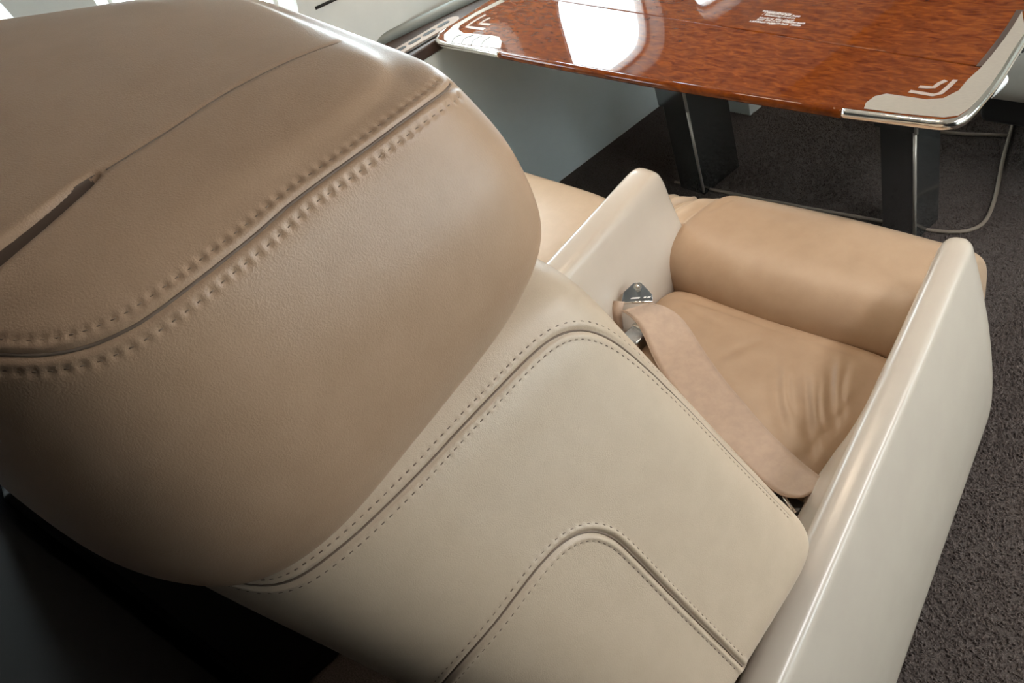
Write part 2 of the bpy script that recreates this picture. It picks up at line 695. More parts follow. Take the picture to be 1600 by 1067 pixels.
def plan_capsule(c, a, s, hl, hw, z0, z1, n=10):
    pts = []
    for k in range(n+1):
        t = -math.pi/2+math.pi*k/n
        pts.append(c+a*(hl+hw*math.cos(t))+s*hw*math.sin(t))
    for k in range(n+1):
        t = math.pi/2+math.pi*k/n
        pts.append(c+a*(-hl+hw*math.cos(t))+s*hw*math.sin(t))
    return [(p[0], p[1]) for p in pts]


cc = (e0+e1)/2
rect_plate('plate', plan_capsule(cc, ax, sd, L/2, 0.034, 0, 0), ZL+.001, ZL+.006, m_inlay, root)
for k in range(5):
    c = e1-ax*(0.02+0.055*k)
    rect_plate('vent_opening', plan_capsule(c+sd*.004, ax, sd, 0.012, 0.011, 0, 0), ZL+.0055, ZL+.0068, m_dark, root)
sl0, sl1 = e0-sd*.045, e1-sd*.045
tube('slot', [np.array((sl0[0], sl0[1], ZL+.002)), np.array((sl1[0], sl1[1], ZL+.002))], 0.003, m_dark, root, seg=6)
# short recessed slot on the sidewall beside the window
p0, p1 = at_x(493, 13, XL+.002), at_x(560, -18, XL+.002)
tube('trim_2', [p0, (p0+p1)/2, p1], 0.0045, m_dark, seg=8)['kind'] = 'structure'

# ================================================================== AISLE SEAT
SEAT = thing('aircraft_seat', 'tan leather cabin seat in the foreground, seen from behind its headrest', 'seat', (-0.70, 0.55, 0),
             'leather cabin seats around the table')


def xo_r(y):
    return -0.467+(0.913-y)*0.287


def xi_r(y):
    return xo_r(y)-0.046-0.006*(0.913-y)


def xo_l(y):
    return -1.127+(0.854-y)*0.219


def xi_l(y):
    return xo_l(y)+0.068


# ---- headrest --------------------------------------------------------------
def headrest_rings(N):
    # corners of the stitched top panel and of the underside
    T = [np.array(p) for p in ((-0.372, 0.190, 1.298), (-0.735, 0.205, 1.320), (-0.80, -0.160, 1.426), (-0.325, -0.110, 1.304))]
    B = [np.array(p) for p in ((-0.360, 0.205, 1.146), (-0.735, 0.215, 1.150), (-0.80, -0.160, 1.085), (-0.346, -0.130, 1.069))]
    SG = [(1, 1), (-1, 1), (-1, -1), (1, -1)]

    def ring(t, grow, e, s=1.0, dome=0.0):
        q = [b+(a-b)*t+np.array((sx*grow, sy*grow, dome)) for a, b, (sx, sy) in zip(T, B, SG)]
        return quad_ring(*q, N, e, s, eb=2.7, focus=.45)
    R = [ring(-.06, -.15, 3), ring(-.06, -.09, 3.5), ring(-.045, -.045, 4.5), ring(0.0, -.017, 6), ring(.10, -.001, 7),
         ring(.30, .013, 8), ring(.60, .016, 8), ring(.86, .009, 8), ring(.975, .002, 8),
         ring(1.03, -.012, 7), ring(1.04, 0, 6, .85, .004), ring(1.04, 0, 5, .66, .010), ring(1.04, 0, 4, .45, .013),
         ring(1.04, 0, 3.5, .22, .015), ring(1.04, 0, 3, .04, .015)]
    return R


NB = 280
V0, F0 = loft(headrest_rings(NB), 150)
hb = bvh_of(V0, F0)
NH, RH = 560, 380
V, Fc = loft(headrest_rings(NH), RH)
Ng = grid_faces(RH, NH)
N_ = vert_normals(V, Ng)
if (N_[RH//2*NH] @ (V[RH//2*NH]-V.mean(0))) < 0:
    N_ = -N_
s1 = [(-160, 520), (-80, 548), (0, 555), (60, 556), (110, 549), (150, 538), (200, 515), (240, 490), (300, 445), (350, 405),
      (400, 365), (460, 312), (520, 268), (580, 225), (640, 180), (680, 152), (700, 138), (706, 124), (693, 105), (662, 84), (628, 71)]
s2 = [(701, 138), (722, 134), (748, 141), (770, 153), (790, 172)]
sc = [(165, 264), (220, 230), (280, 192), (340, 152), (400, 119), (450, 95), (500, 75), (540, 62)]
sl = [(-90, 462), (-40, 424), (0, 393), (60, 345), (110, 304), (150, 272), (160, 266)]
H1, H1n = cast(s1, hb, 240)
H2, H2n = cast(s2, hb, 40)
HC, HCn = cast(sc, hb, 120)
HS, HSn = cast(sl, hb, 100)
Nc = N_.copy()
groove(V, Nc, H1, 0.0020, 0.0017, lip=0.0003, lipw=0.0050)
groove(V, Nc, H2, 0.0018, 0.0018)
groove(V, Nc, HC, 0.0008, 0.0020)
groove(V, Nc, HS, 0.009, 0.0052, taper=True)
for off in (0.0072, -0.0078):
    dimple(V, Nc, dimple_points(H1, H1n, off, 0.0068, hb), 0.0013, 0.0024, 0.0020)
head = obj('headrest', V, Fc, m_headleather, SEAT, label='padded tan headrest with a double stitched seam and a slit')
tube('seam_welt', H1-H1n*0.0015, 0.0009, m_thread, head, seg=6)
tube('seam_welt', HC-HCn*0.0008, 0.0006, m_thread, head, seg=6)
for off in (0.0072, -0.0078):
    a, b = stitch_row(H1, H1n, off, 0.0068, 0.0036, 0.0005, -0.0011, hb)
    obj('stitching', a, b, m_thread_mid, head, kind='stuff')
k_ = len(HS)-1
tg = np.gradient(HS, axis=0)
tg /= np.linalg.norm(tg, axis=1)[:, None]
sdv = np.cross(HSn, tg)
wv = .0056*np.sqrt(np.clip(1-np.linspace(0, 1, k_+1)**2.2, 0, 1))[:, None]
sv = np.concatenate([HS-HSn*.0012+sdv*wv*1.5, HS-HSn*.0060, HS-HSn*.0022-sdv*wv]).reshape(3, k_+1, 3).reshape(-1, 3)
obj('slit', sv, [tuple(f) for f in grid_faces(3, k_+1, wrap=False)], m_slit_shade, head, label='dark sheet painting the shade inside the headrest slit')


# ---- backrest --------------------------------------------------------------
def back_rings(N):
    def lev(z, RF, RB, e, c=-0.655, grow=0.0, s=1.0):
        rf = np.array((RF[0]+grow, RF[1]+grow*.7, z))
        rb = np.array((RB[0]+grow, RB[1]-grow*.7, z))
        lf = np.array((2*c-RF[0]-grow, RF[1]+grow*.7, z))
        lb = np.array((2*c-RB[0]-grow, RB[1]-grow*.7, z))
        return quad_ring(rf, lf, lb, rb, N, e, s, eb=2.6, focus=.55)

    def rf(z):                                # right front edge, reclined
        t = (1.05-z)/0.35
        return (-0.430+0.098*t, 0.267+0.094*t)

    def rb(z):
        t = (1.05-z)/0.35
        return (-0.395+0.130*t, -0.150+0.10*t)
    R = [lev(0.40, (-.45, .40), (-.42, .18), 5, grow=-.09), lev(0.44, (-.45, .40), (-.42, .18), 5, grow=-.03),
         lev(0.55, (-.44, .37), (-.39, .13), 6), lev(0.628, (-.42, .355), (-.36, .11), 6),
         lev(0.640, rf(.66), rb(.66), 9, grow=-.030),
         lev(0.650, rf(.67), rb(.67), 11, grow=-.006), lev(0.672, rf(.672), rb(.672), 12),
         lev(0.72, rf(.72), rb(.72), 12), lev(0.82, rf(.82), rb(.82), 12), lev(0.92, rf(.92), rb(.92), 12),
         lev(0.99, rf(.99), rb(.99), 12), lev(1.035, rf(1.03), rb(1.03), 11, grow=-.001), lev(1.063, rf(1.055), rb(1.055), 10, grow=-.008),
         lev(1.080, rf(1.07), rb(1.07), 8, grow=-.024), lev(1.087, rf(1.08), rb(1.08), 7, grow=-.05),
         lev(1.089, rf(1.08), rb(1.08), 6, grow=-.10), lev(1.089, rf(1.08), rb(1.08), 4, s=.05)]
    return R


V0, F0 = loft(back_rings(320), 170)
bb = bvh_of(V0, F0)
NH, RH = 640, 520
V, Fc = loft(back_rings(NH), RH)
N_ = vert_normals(V, grid_faces(RH, NH))
if (N_[RH//2*NH] @ (V[RH//2*NH]-V.mean(0))) < 0:
    N_ = -N_
b1 = [(250, 850), (320, 893), (380, 914), (430, 916), (475, 899), (540, 850), (600, 795), (660, 735), (720, 670), (780, 607), (830, 556), (868, 526),
      (905, 515), (940, 522), (975, 543), (1020, 582), (1080, 642), (1140, 706), (1200, 768), (1236, 806)]
b2 = [(520, 1260), (620, 1150), (700, 1060), (740, 1015), (780, 968), (820, 915), (850, 878), (880, 849), (910, 833), (938, 832), (965, 845),
      (1000, 878), (1050, 930), (1100, 980), (1150, 1030), (1190, 1075)]
B1, B1n = cast(b1, bb, 220)
B2, B2n = cast(b2, bb, 220)
Nc = N_.copy()
groove(V, Nc, B1, 0.0026, 0.0022, lip=0.0010, lipw=0.0050)
groove(V, Nc, B2, 0.0026, 0.0022, lip=0.0012, lipw=0.0050)
for P_, Q_ in ((B1, B1n), (B2, B2n)):
    for off in (0.0075, -0.0075):
        dimple(V, Nc, dimple_points(P_, Q_, off, 0.0075, bb), 0.0008, 0.0024, 0.0014)
back = obj('backrest', V, Fc, m_leather, SEAT, label='thick backrest side panel with double stitched seams')
for P_, Q_ in ((B1, B1n), (B2, B2n)):
    tube('seam_welt', P_-Q_*0.0014, 0.0009, m_thread, back, seg=6)
    for off in (0.0075, -0.0075):
        a, b = stitch_row(P_, Q_, off, 0.0075, 0.0048, 0.0007, -0.00025, bb)
        obj('stitching', a, b, m_thread, back, kind='stuff')
# headrest support posts between backrest and headrest
for dx in (-.09, .09):
    tube('headrest_post', [np.array((-.57+dx, .12, 1.05)), np.array((-.57+dx, .10, 1.12))], 0.010, m_steel, SEAT, seg=12)


# ---- armrests --------------------------------------------------------------
def arm_section(y, right):
    if right:
        xi, xo, sg = xi_r(y), xo_r(y), 1
    else:
        xi, xo, sg = xi_l(y), xo_l(y), -1
    bul = 1.0
    inn = min(.085, max(.015, .085-(y-.55)*.25)) if right else 0.045
    zt = 0.62
    P = [(xi-sg*inn, .36), (xi-sg*inn*.95, .42), (xi-sg*inn*.62, .48), (xi-sg*inn*.25, .55), (xi-sg*.004, .592), (xi+sg*.003, .612),
         (xi+sg*.012, zt), ((xi+xo)/2, zt+.002), (xo-sg*.009, zt+.0015), (xo-sg*.001, zt-.0035), (xo+sg*.003, zt-.014),
         (xo+sg*.020*bul, .53), (xo+sg*.036*bul, .44), (xo+sg*.047*bul, .34), (xo+sg*.046*bul, .26), (xo+sg*.02, .19), (xo-sg*.03, .17), (xi-sg*inn*.8, .20)]
    return np.array([(x, y, z) for x, z in P])


def closed_spline(P, n):
    k = len(P)
    Q = np.vstack([P[-2:], P, P[:3]])
    R = catmull(Q, (len(Q)-1)*10+1)
    R = R[20:20+k*10]
    d = np.r_[0, np.cumsum(np.linalg.norm(np.diff(np.vstack([R, R[:1]]), axis=0), axis=1))]
    R2 = np.vstack([R, R[:1]])
    t = np.linspace(0, d[-1], n, endpoint=False)
    return np.stack([np.interp(t, d, R2[:, j]) for j in range(3)], 1)


def armrest(right, yf, yb):
    n = 160
    base = [closed_spline(arm_section(y, right), n) for y in np.linspace(yb, yf-.045, 14)]
    last = closed_spline(arm_section(yf-.045, right), n)
    c = last.mean(0)
    for a in np.linspace(0.12, 1.0, 10):
        ph = a*math.pi/2
        yy = yf-.045+.045*math.sin(ph)
        ref = closed_spline(arm_section(yy, right), n)
        cx = ref[:, 0].mean()
        inset = 0.028*(1-math.cos(ph))
        out = []
        for p in ref:
            q = p.copy()
            w = (p[0]-cx)
            q[0] = cx+math.copysign(max(abs(w)-inset*.38, 0), w)
            q[2] = p[2]-inset*0.85*max(0, min(1, (p[2]-.45)/.17))
            # front edge leans back towards the floor
            q[1] = yy
            out.append(q)
        base.append(np.array(out))
    V = np.vstack(base)
    nr = len(base)
    Fc = [tuple(x) for x in grid_faces(nr, n)]
    for o in (0, nr-1):
        k = len(V)
        V = np.vstack([V, V[o*n:(o+1)*n].mean(0)])
        Fc += [(k, o*n+j, o*n+(j+1) % n) for j in range(n)]
    o = obj('armrest', V, Fc, m_shell, SEAT)
    fix_normals(o)
    return o


armrest(True, 0.935, -0.06)['label'] = 'cream satin armrest shell on the aisle side'
armrest(False, 0.885, 0.05)['label'] = 'cream satin armrest beside the belt buckle'


# ---- seat cushions ---------------------------------------------------------
def pillow(RF, LF, LB, RB, z0, z1, N=240, nr=110, e=7, dome=.02, edge=.03, sag=0.0):
    def q(z, grow, ee, s=1.0):
        P = []
        for p, sx, sy in ((RF, 1, 1), (LF, -1, 1), (LB, -1, -1), (RB, 1, -1)):
            P.append(np.array((p[0]+sx*grow, p[1]+sy*grow, z)))
        return quad_ring(*P, N, ee, s)
    h = z1-z0
    R = [q(z0, 0, 4, .05), q(z0, -edge, e, 1), q(z0+h*.12, -edge*.25, e), q(z0+h*.4, .004, e), q(z0+h*.65, .002, e),
         q(z1-edge*.55, -edge*.12, e), q(z1-edge*.15, -edge*.55, e), q(z1, -edge*1.1, e)]
    for s in (.82, .66, .5, .33, .16, .03):
        R.append(q(z1+dome*(1-s*s)**1.2, -edge*.3, max(e-2, 3), s))
    return loft(R, nr)


# main cushion
RFc, LFc, LBc, RBc = (-.492, .832), (-1.005, .785), (-.93, .30), (-.475, .30)
V, Fc = pillow(RFc, LFc, LBc, RBc, .30, .430, N=420, nr=260, e=11, dome=.022, edge=.035)
# gathered wrinkles fanning towards the aisle side
wr = [((1258, 590), (1268, 690), .006, .0075), ((1212, 575), (1222, 660), .005, .008), ((1300, 560), (1300, 640), .006, .0065),
      ((1322, 570), (1316, 632), .004, .005), ((1180, 530), (1130, 560), .003, .010), ((1232, 590), (1240, 640), .003, .004),
      ((1070, 470), (1120, 500), .002, .008), ((1280, 600), (1284, 660), .003, .004)]
top = V[:, 2] > .40
for (a, b, dp, w) in wr:
    A, B = at_z(*a, .445)[:2], at_z(*b, .445)[:2]
    t = (B-A)/np.linalg.norm(B-A)
    nrm = np.array((-t[1], t[0]))
    L = np.linalg.norm(B-A)
    d = V[:, :2]-A
    u = d @ t/L
    v = d @ nrm+0.003*np.sin(u*3)
    w_ = np.exp(-((u-.5)/.62)**4)
    V[top, 2] += (w_*.85*(-dp*np.exp(-(v/(w*1.2))**2)+dp*.5*np.exp(-((v-w*2.0)/(w*1.8))**2)))[top]
cush = obj('seat_cushion', V, Fc, m_cushion, SEAT, label='tan seat cushion with gathered creases')
cb = bvh_of(V, Fc)

# thigh roll in front of it, with a curved groove between them
nR, nS = 150, 120
ringsR = []
for x in np.linspace(-1.045, -.522, nR):
    u = (x+1.045)/.523
    yb = .788+.045*u-.030*math.sin(math.pi*u)            # curved groove line
    yf = 1.055+.035*u-.010*math.sin(math.pi*u)*-1
    endc = min(u, 1-u)*.523
    sh = math.sqrt(max(1-(1-min(endc/.03, 1))**2, 0))*.12+.88
    sh = sh if endc > 0 else .80
    th = np.linspace(0, 2*math.pi, nS, endpoint=False)
    e = 2.7
    cc_, ss_ = np.cos(th), np.sin(th)
    rr = (np.abs(cc_)**e+np.abs(ss_)**e)**(-1/e)
    ringsR.append(np.stack([np.full(nS, x), (yb+yf)/2+cc_*rr*(yf-yb)/2*sh, 0.385+ss_*rr*(.108+.006*math.sin(math.pi*u))*sh], 1))
V = np.vstack(ringsR)
Fc = [tuple(f) for f in grid_faces(nR, nS)]+[tuple(range(nS)), tuple((nR-1)*nS+j for j in range(nS))[::-1]]
for (a, b, dp, w) in (((1150, 318), (1110, 345), .003, .010), ((1330, 400), (1320, 440), .0025, .012), ((1200, 345), (1240, 362), .002, .012), ((1180, 400), (1170, 450), .0015, .02)):
    A, B = at_z(*a, .47)[:2], at_z(*b, .47)[:2]
    t = (B-A)/np.linalg.norm(B-A)
    nrm = np.array((-t[1], t[0]))
    d = V[:, :2]-A
    uu = d @ t/np.linalg.norm(B-A)
    V[V[:, 2] > .40, 2] -= (dp*np.exp(-((uu-.5)/.5)**4)*np.exp(-((d @ nrm)/w)**2))[V[:, 2] > .40]
fix_normals(obj('thigh_roll', V, Fc, m_cushion, SEAT, label='padded front roll of the seat cushion'))

# pleated leather gusset at the window-side end of the roll
gu, gv = 70, 60
rowsV = []
for i in range(gu):
    s = i/(gu-1)
    for j in range(gv):
        t = j/(gv-1)
        x = -1.03-.21*s-.012*t
        y = .80+.235*t-.02*s
        z = .462-.028*s+.020*math.sin(math.pi*min(1, t*1.05))-.16*max(0, t-.80)**1.3-.10*max(0, .18-t)
        ph = (s*1.0+t*.18)
        z += .0075*math.sin(ph*21)*(1-.3*t)*(s > .02)
        z -= .016*math.exp(-((ph-.62)/.035)**2)
        z -= .012*math.exp(-((ph-.06)/.03)**2)
        rowsV.append((x, y, z))
gV = np.array(rowsV)
gF = [tuple(f) for f in grid_faces(gu, gv, wrap=False)]
low = gV.copy()
low[:, 2] = .30
nG = len(gV)
gF2 = gF+[tuple(nG+i for i in f[::-1]) for f in gF]
edge_loop = [j for j in range(gv)]+[i*gv+gv-1 for i in range(1, gu)]+[(gu-1)*gv+j for j in range(gv-2, -1, -1)]+[i*gv for i in range(gu-2, 0, -1)]
for a, b in zip(edge_loop, edge_loop[1:]+edge_loop[:1]):
    gF2.append((a, b, nG+b, nG+a))
gus = obj('cushion_gusset', np.vstack([gV, low]), gF2, m_leather, SEAT, label='pleated leather gusset with a stitched seam')
fix_normals(gus)
gb = bvh_of(gV, gF)
GS, GSn = cast([(1030, 342), (1050, 346), (1065, 352), (1073, 359)], gb, 40)
for off in (-.006, .006):
    a, b = stitch_row(GS, GSn, off, .0065, .004, .0009, .0004, gb)
    obj('stitching', a, b, m_thread_pale, gus, kind='stuff')
tube('seam_welt', GS+GSn*.0005, .0016, m_thread, gus, seg=6)

# seat pan, side shroud and pedestal under the cushions
box('seat_pan', -1.05, -.50, .25, 1.02, .20, .30, m_dark, SEAT, bev=.02)
box('back_shroud', -.93, -.40, -.02, .24, 0.0, .60, m_dark, SEAT, bev=.02)
box('seat_pedestal', -.98, -.58, .35, .85, 0.0, .20, m_black, SEAT, bev=.015)

# ---- lap belt --------------------------------------------------------------
up_e = [(1012, 474), (1035, 478), (1060, 493), (1078, 515), (1100, 550), (1130, 592), (1165, 634), (1200, 674), (1235, 708), (1268, 736), (1296, 757)]
lo_e = [(972, 485), (990, 497), (1005, 520), (1020, 555), (1040, 592), (1065, 625), (1095, 660), (1135, 700), (1175, 738), (1222, 774), (1256, 776)]
n = 60
Ue, Le = smooth_poly(up_e, n), smooth_poly(lo_e, n)
mcols = 9
grid = np.zeros((n, mcols, 3))
for i in range(n):
    s = i/(n-1)
    for j in range(mcols):
        q = Le[i]*(1-j/(mcols-1))+Ue[i]*(j/(mcols-1))
        h = .455+.045*max(0, 1-s/.22)**1.2+.012*math.sin(math.pi*min(1, max(0, (s-.05)/.5)))*(1-j/(mcols-1))+.012*max(0, (s-.8)/.2)
        p = at_z(q[0], q[1], h)
        grid[i, j] = p
for _ in range(3):
    grid[1:-1] = .25*grid[:-2]+.5*grid[1:-1]+.25*grid[2:]
strap = obj('belt_strap', grid.reshape(-1, 3), [tuple(f) for f in grid_faces(n, mcols, wrap=False)], m_web, SEAT,
            label='tan lap belt webbing lying across the cushion')
sm = strap.modifiers.new('thickness', 'SOLIDIFY')
sm.thickness = .0028
sm.offset = 0
e1_, e2_ = grid[:, 0], grid[:, -1]
for e_ in (e1_, e2_):
    tube('strap_edge', e_, .0016, m_web, strap, seg=6)

# anchor plate with bolt at the window-side armrest
zb = .505
pl = [(971, 474), (974, 457), (990, 442), (1001, 441), (1009, 449), (1019, 460), (1020, 471)]
c0 = at_z(995, 458, zb)
nrm = (CAM-c0)
nrm = nrm/np.linalg.norm(nrm)
nrm = nrm*.55+np.array((.1, -.2, .75))
nrm /= np.linalg.norm(nrm)
PV = []
for x, y in pl:
    v = ray(x, y)
    PV.append(CAM+v*(((c0-CAM) @ nrm)/(v @ nrm)))
PV = np.array(PV)
k = len(PV)
plate = obj('belt_anchor', np.vstack([PV-nrm*.0025, PV+nrm*.001]), [tuple(range(k))[::-1], tuple(range(k, 2*k))]+[(i, (i+1) % k, k+(i+1) % k, k+i) for i in range(k)],
            m_steel, SEAT, smooth=False, label='polished steel belt anchor plate')
fix_normals(plate)
bevel(plate, .001, 2)
bc = CAM+ray(997, 449)*(((c0-CAM) @ nrm)/(ray(997, 449) @ nrm))
tube('bolt', [bc, bc+nrm*.006], .0085, m_chrome, plate, seg=6, smooth=False)
tube('bolt_pin', [bc+nrm*.005, bc+nrm*.012], .0034, m_chrome, plate, seg=12)
tube('plate_lip', [PV[0]+nrm*.001, PV[-1]+nrm*.001], .0022, m_chrome, plate, seg=8)
a0, a1 = PV[0]*.82+PV[-1]*.18, PV[0]*.55+PV[-1]*.45
sh = (PV[3]-PV[0])*.18
for t0, t1 in ((.18, .46), (.58, .66), (.70, .80)):
    A_, B_ = PV[0]*(1-t0)+PV[-1]*t0+sh, PV[0]*(1-t1)+PV[-1]*t1+sh
    d_ = (PV[3]-PV[0])*.07
    obj('engraving', [A_+nrm*.0013, B_+nrm*.0013, B_+d_+nrm*.0013, A_+d_+nrm*.0013], [(0, 1, 2, 3)], m_print, plate, smooth=False)
# folded strap tail behind the plate
tail = []
for (x, y), h in (((968, 470), .50), ((964, 490), .48), ((966, 512), .455)):
    tail.append((at_z(x-8, y, h), at_z(x+8, y+1, h)))
tv = [p for ab in tail for p in ab]
tl = obj('belt_tail', tv, [(0, 1, 3, 2), (2, 3, 5, 4)], m_web, SEAT)
sm = tl.modifiers.new('thickness', 'SOLIDIFY')
sm.thickness = .004
# dark latch body under the strap by the anchor
lb = at_z(1003, 528, .44)
bk = box('belt_latch', lb[0]-.022, lb[0]+.022, lb[1]-.03, lb[1]+.028, .432, .462, m_steel, SEAT, bev=.004)
bx = box('latch_lever', lb[0]-.019, lb[0]+.019, lb[1]+.0, lb[1]+.03, .462, .467, m_chrome, bk, bev=.001)
# retractor at the aisle-side end
rc = at_z(1236, 786, .45)
rt = box('belt_retractor', rc[0]-.03, rc[0]+.02, rc[1]-.035, rc[1]+.012, .40, .452, m_dark, SEAT, bev=.004)
tube('retractor_pin', [rc+np.array((-.02, .004, .004)), rc+np.array((.016, -.012, .004))], .003, m_chrome, rt, seg=8)


# ================================================================== WINDOW-SIDE SEAT (low bench beyond the armrest)
BEN = thing('window_bench', 'cream leather seat cushion by the window, beyond the far armrest', 'seat', (-1.68, .5, 0))
V, Fc = pillow((-1.26, .955), (-2.10, .92), (-2.08, .22), (-1.20, .22), .25, .435, N=200, nr=90, e=8, dome=.02, edge=.035)
obj('bench_cushion', V, Fc, m_leather, BEN)
V, Fc = pillow((-1.22, .26), (-2.08, .26), (-2.08, .02), (-1.22, .02), .24, .80, N=160, nr=80, e=7, dome=.01, edge=.05)
obj('bench_backrest', V, Fc, m_leather, BEN)
box('bench_base', -2.08, -1.22, .03, .85, 0, .25, m_dark, BEN, bev=.01)
CAB = thing('added_cabinet', 'low black cabinet added behind the window seat to keep the corner dark', 'cabinet', (-1.66, -.19, 0))  # added to cover the lit wall panel, standing in for shade
box('added_cabinet_body', -2.10, -1.20, -.38, -.02, 0, .80, m_shade_black, CAB, bev=.006)
cdr = box('added_cabinet_door', -1.20, -1.192, -.36, -.04, .06, .76, m_shade_black, CAB, bev=.003)
tube('handle', [(-1.186, -.08, .40), (-1.182, -.08, .45), (-1.186, -.08, .50)], .006, m_steel, cdr, seg=10)

# ================================================================== TABLE
ZT = 0.70
TAB = thing('conference_table', 'glossy red mahogany table with metal corners on black posts', 'table', (-1.40, 1.45, 0))


def pz(pts, z=ZT):
    return [tuple(at_z(x, y, z)[:2]) for x, y in pts]


near = [(-2.10, 1.056), (-1.60, 1.053), (-1.10, 1.056), (-.76, 1.066)]
corner_r = pz([(1450, 184), (1475, 186), (1497, 182), (1515, 169), (1530, 152), (1545, 134), (1562, 110), (1582, 78), (1600, 48)])
right_far = [(-.662, 1.45), (-.650, 1.56), (-.622, 1.68), (-.62, 1.78), (-.66, 1.84)]
left = [(-2.185, 1.82), (-2.187, 1.45), (-2.186, 1.13), (-2.176, 1.09), (-2.15, 1.065)]
sA, sB = at_z(865, 0, ZT), at_z(1563, 109, ZT)
sdir = (sB-sA)/(sB[0]-sA[0])


def seam_y(x):
    return sA[1]+sdir[1]*(x-sA[0])


outline = near+corner_r+right_far+[(-2.10, 1.85)]+left
inner_n = [p for p in near+corner_r if p[1] < seam_y(p[0])-.002]
g = .0008
leaf_near = inner_n+[(sB[0]-.001, seam_y(sB[0])-g), (-2.1865, seam_y(-2.1865)-g)]+[p for p in left if p[1] < seam_y(p[0])-.002]
leaf_far = [(-2.1865, seam_y(-2.1865)+g), (sB[0]-.001, seam_y(sB[0])+g)]+[p for p in corner_r if p[1] > seam_y(p[0])+.002]+right_far+[(-2.10, 1.85)]+[p for p in left if p[1] > seam_y(p[0])+.002]
for nm, poly in (('table_leaf', leaf_near), ('table_leaf', leaf_far)):
    o = rect_plate(nm, poly, ZT-.022, ZT, m_wood, TAB, smooth=True)
    bevel(o, .0035, 3)
rect_plate('table_underframe', [(-2.14, 1.10), (-.72, 1.10), (-.68, 1.2), (-.72, 1.80), (-2.14, 1.80)], ZT-.040, ZT-.0225, m_black, TAB)
# wooden bullnose on the near edge, metal rim at the corners
rimz = ZT-.010
nearP = smooth_poly([(x, y, rimz) for x, y in [(-1.81, 1.0545), (-1.60, 1.0525), (-1.26, 1.052), (-1.10, 1.0555), (-.78, 1.0655)]], 60)
tube('edge_bullnose', nearP, .010, m_wood, TAB, seg=14)
rimR = smooth_poly([(x, y, rimz) for x, y in [(-.78, 1.0655)]+corner_r+right_far], 120)
tube('metal_rim', rimR, .0095, m_chrome, TAB, seg=14)
rimL = smooth_poly([(x, y, rimz) for x, y in left[1:]+[(-2.10, 1.056), (-1.95, 1.055), (-1.81, 1.0545)]], 80)
tube('metal_rim', rimL, .0095, m_chrome, TAB, seg=14)
# corner plates
plR = [(1350, 170), (1353, 161), (1367, 151), (1385, 147), (1420, 152), (1448, 156), (1474, 154), (1498, 142), (1512, 125), (1531, 108),
       (1547, 90), (1568, 63), (1582, 43), (1597, 18)]
outR = [(1602, 50), (1582, 80), (1563, 111), (1546, 135), (1531, 153), (1515, 169), (1497, 181), (1475, 184), (1450, 182), (1400, 177)]
rect_plate('corner_plate', pz(plR+outR), ZT+.0002, ZT+.0010, m_brushed, TAB, label='brushed metal corner plate')
plL = [(790, 2), (745, 24), (719, 40), (716, 46), (724, 52), (770, 56), (780, 58), (784, 65), (782, 76), (740, 71), (702, 67), (694, 62), (694, 54), (709, 40), (745, 19), (782, 0)]
rect_plate('corner_plate', pz(plL), ZT+.0002, ZT+.0010, m_brushed, TAB, label='brushed metal corner plate')
for k in range(4):                      # engraved arcs on the far plate
    arc = smooth_poly([(706+k*15, 66+k*2.2), (709+k*15, 60+k*2), (716+k*15, 56+k*1.6), (727+k*13, 54+k*1.2)], 14)
    P_ = np.array([at_z(x, y, ZT+.0012) for x, y in arc])
    tube('engraved_arc', P_, .0013, m_trim, TAB, seg=6)


def ribbon_px(path, w, z, name, mat):
    P_ = np.array([at_z(x, y, z) for x, y in path])
    T_ = np.gradient(P_, axis=0)
    T_ /= np.linalg.norm(T_, axis=1)[:, None]
    sd_ = np.stack([-T_[:, 1], T_[:, 0], 0*T_[:, 0]], 1)
    a_ = P_+sd_*w/2
    b_ = P_-sd_*w/2
    poly = [tuple(p[:2]) for p in a_]+[tuple(p[:2]) for p in b_[::-1]]
    return rect_plate(name, poly, ZT+.0002, ZT+.0008, mat, TAB)


ribbon_px([(1421, 143), (1440, 146), (1458, 149), (1470, 146), (1482, 136), (1493, 125)], .008, ZT, 'chevron_inlay', m_inlay)
ribbon_px([(1436, 136), (1450, 137), (1459, 137), (1467, 131), (1478, 126)], .008, ZT, 'chevron_inlay', m_inlay)
ribbon_px([(759, 23), (738, 35), (729, 42), (738, 43.5), (757, 46)], .012, ZT, 'chevron_inlay', m_inlay)
ribbon_px([(766, 28), (756, 33), (750, 37), (757, 38), (766, 39)], .012, ZT, 'chevron_inlay', m_inlay)
# dark border line beside the metal on the aisle end
ribbon_px([(1531, 104), (1546, 86), (1566, 60), (1580, 40), (1594, 16)], .012, ZT, 'border_strip', m_darkwall)
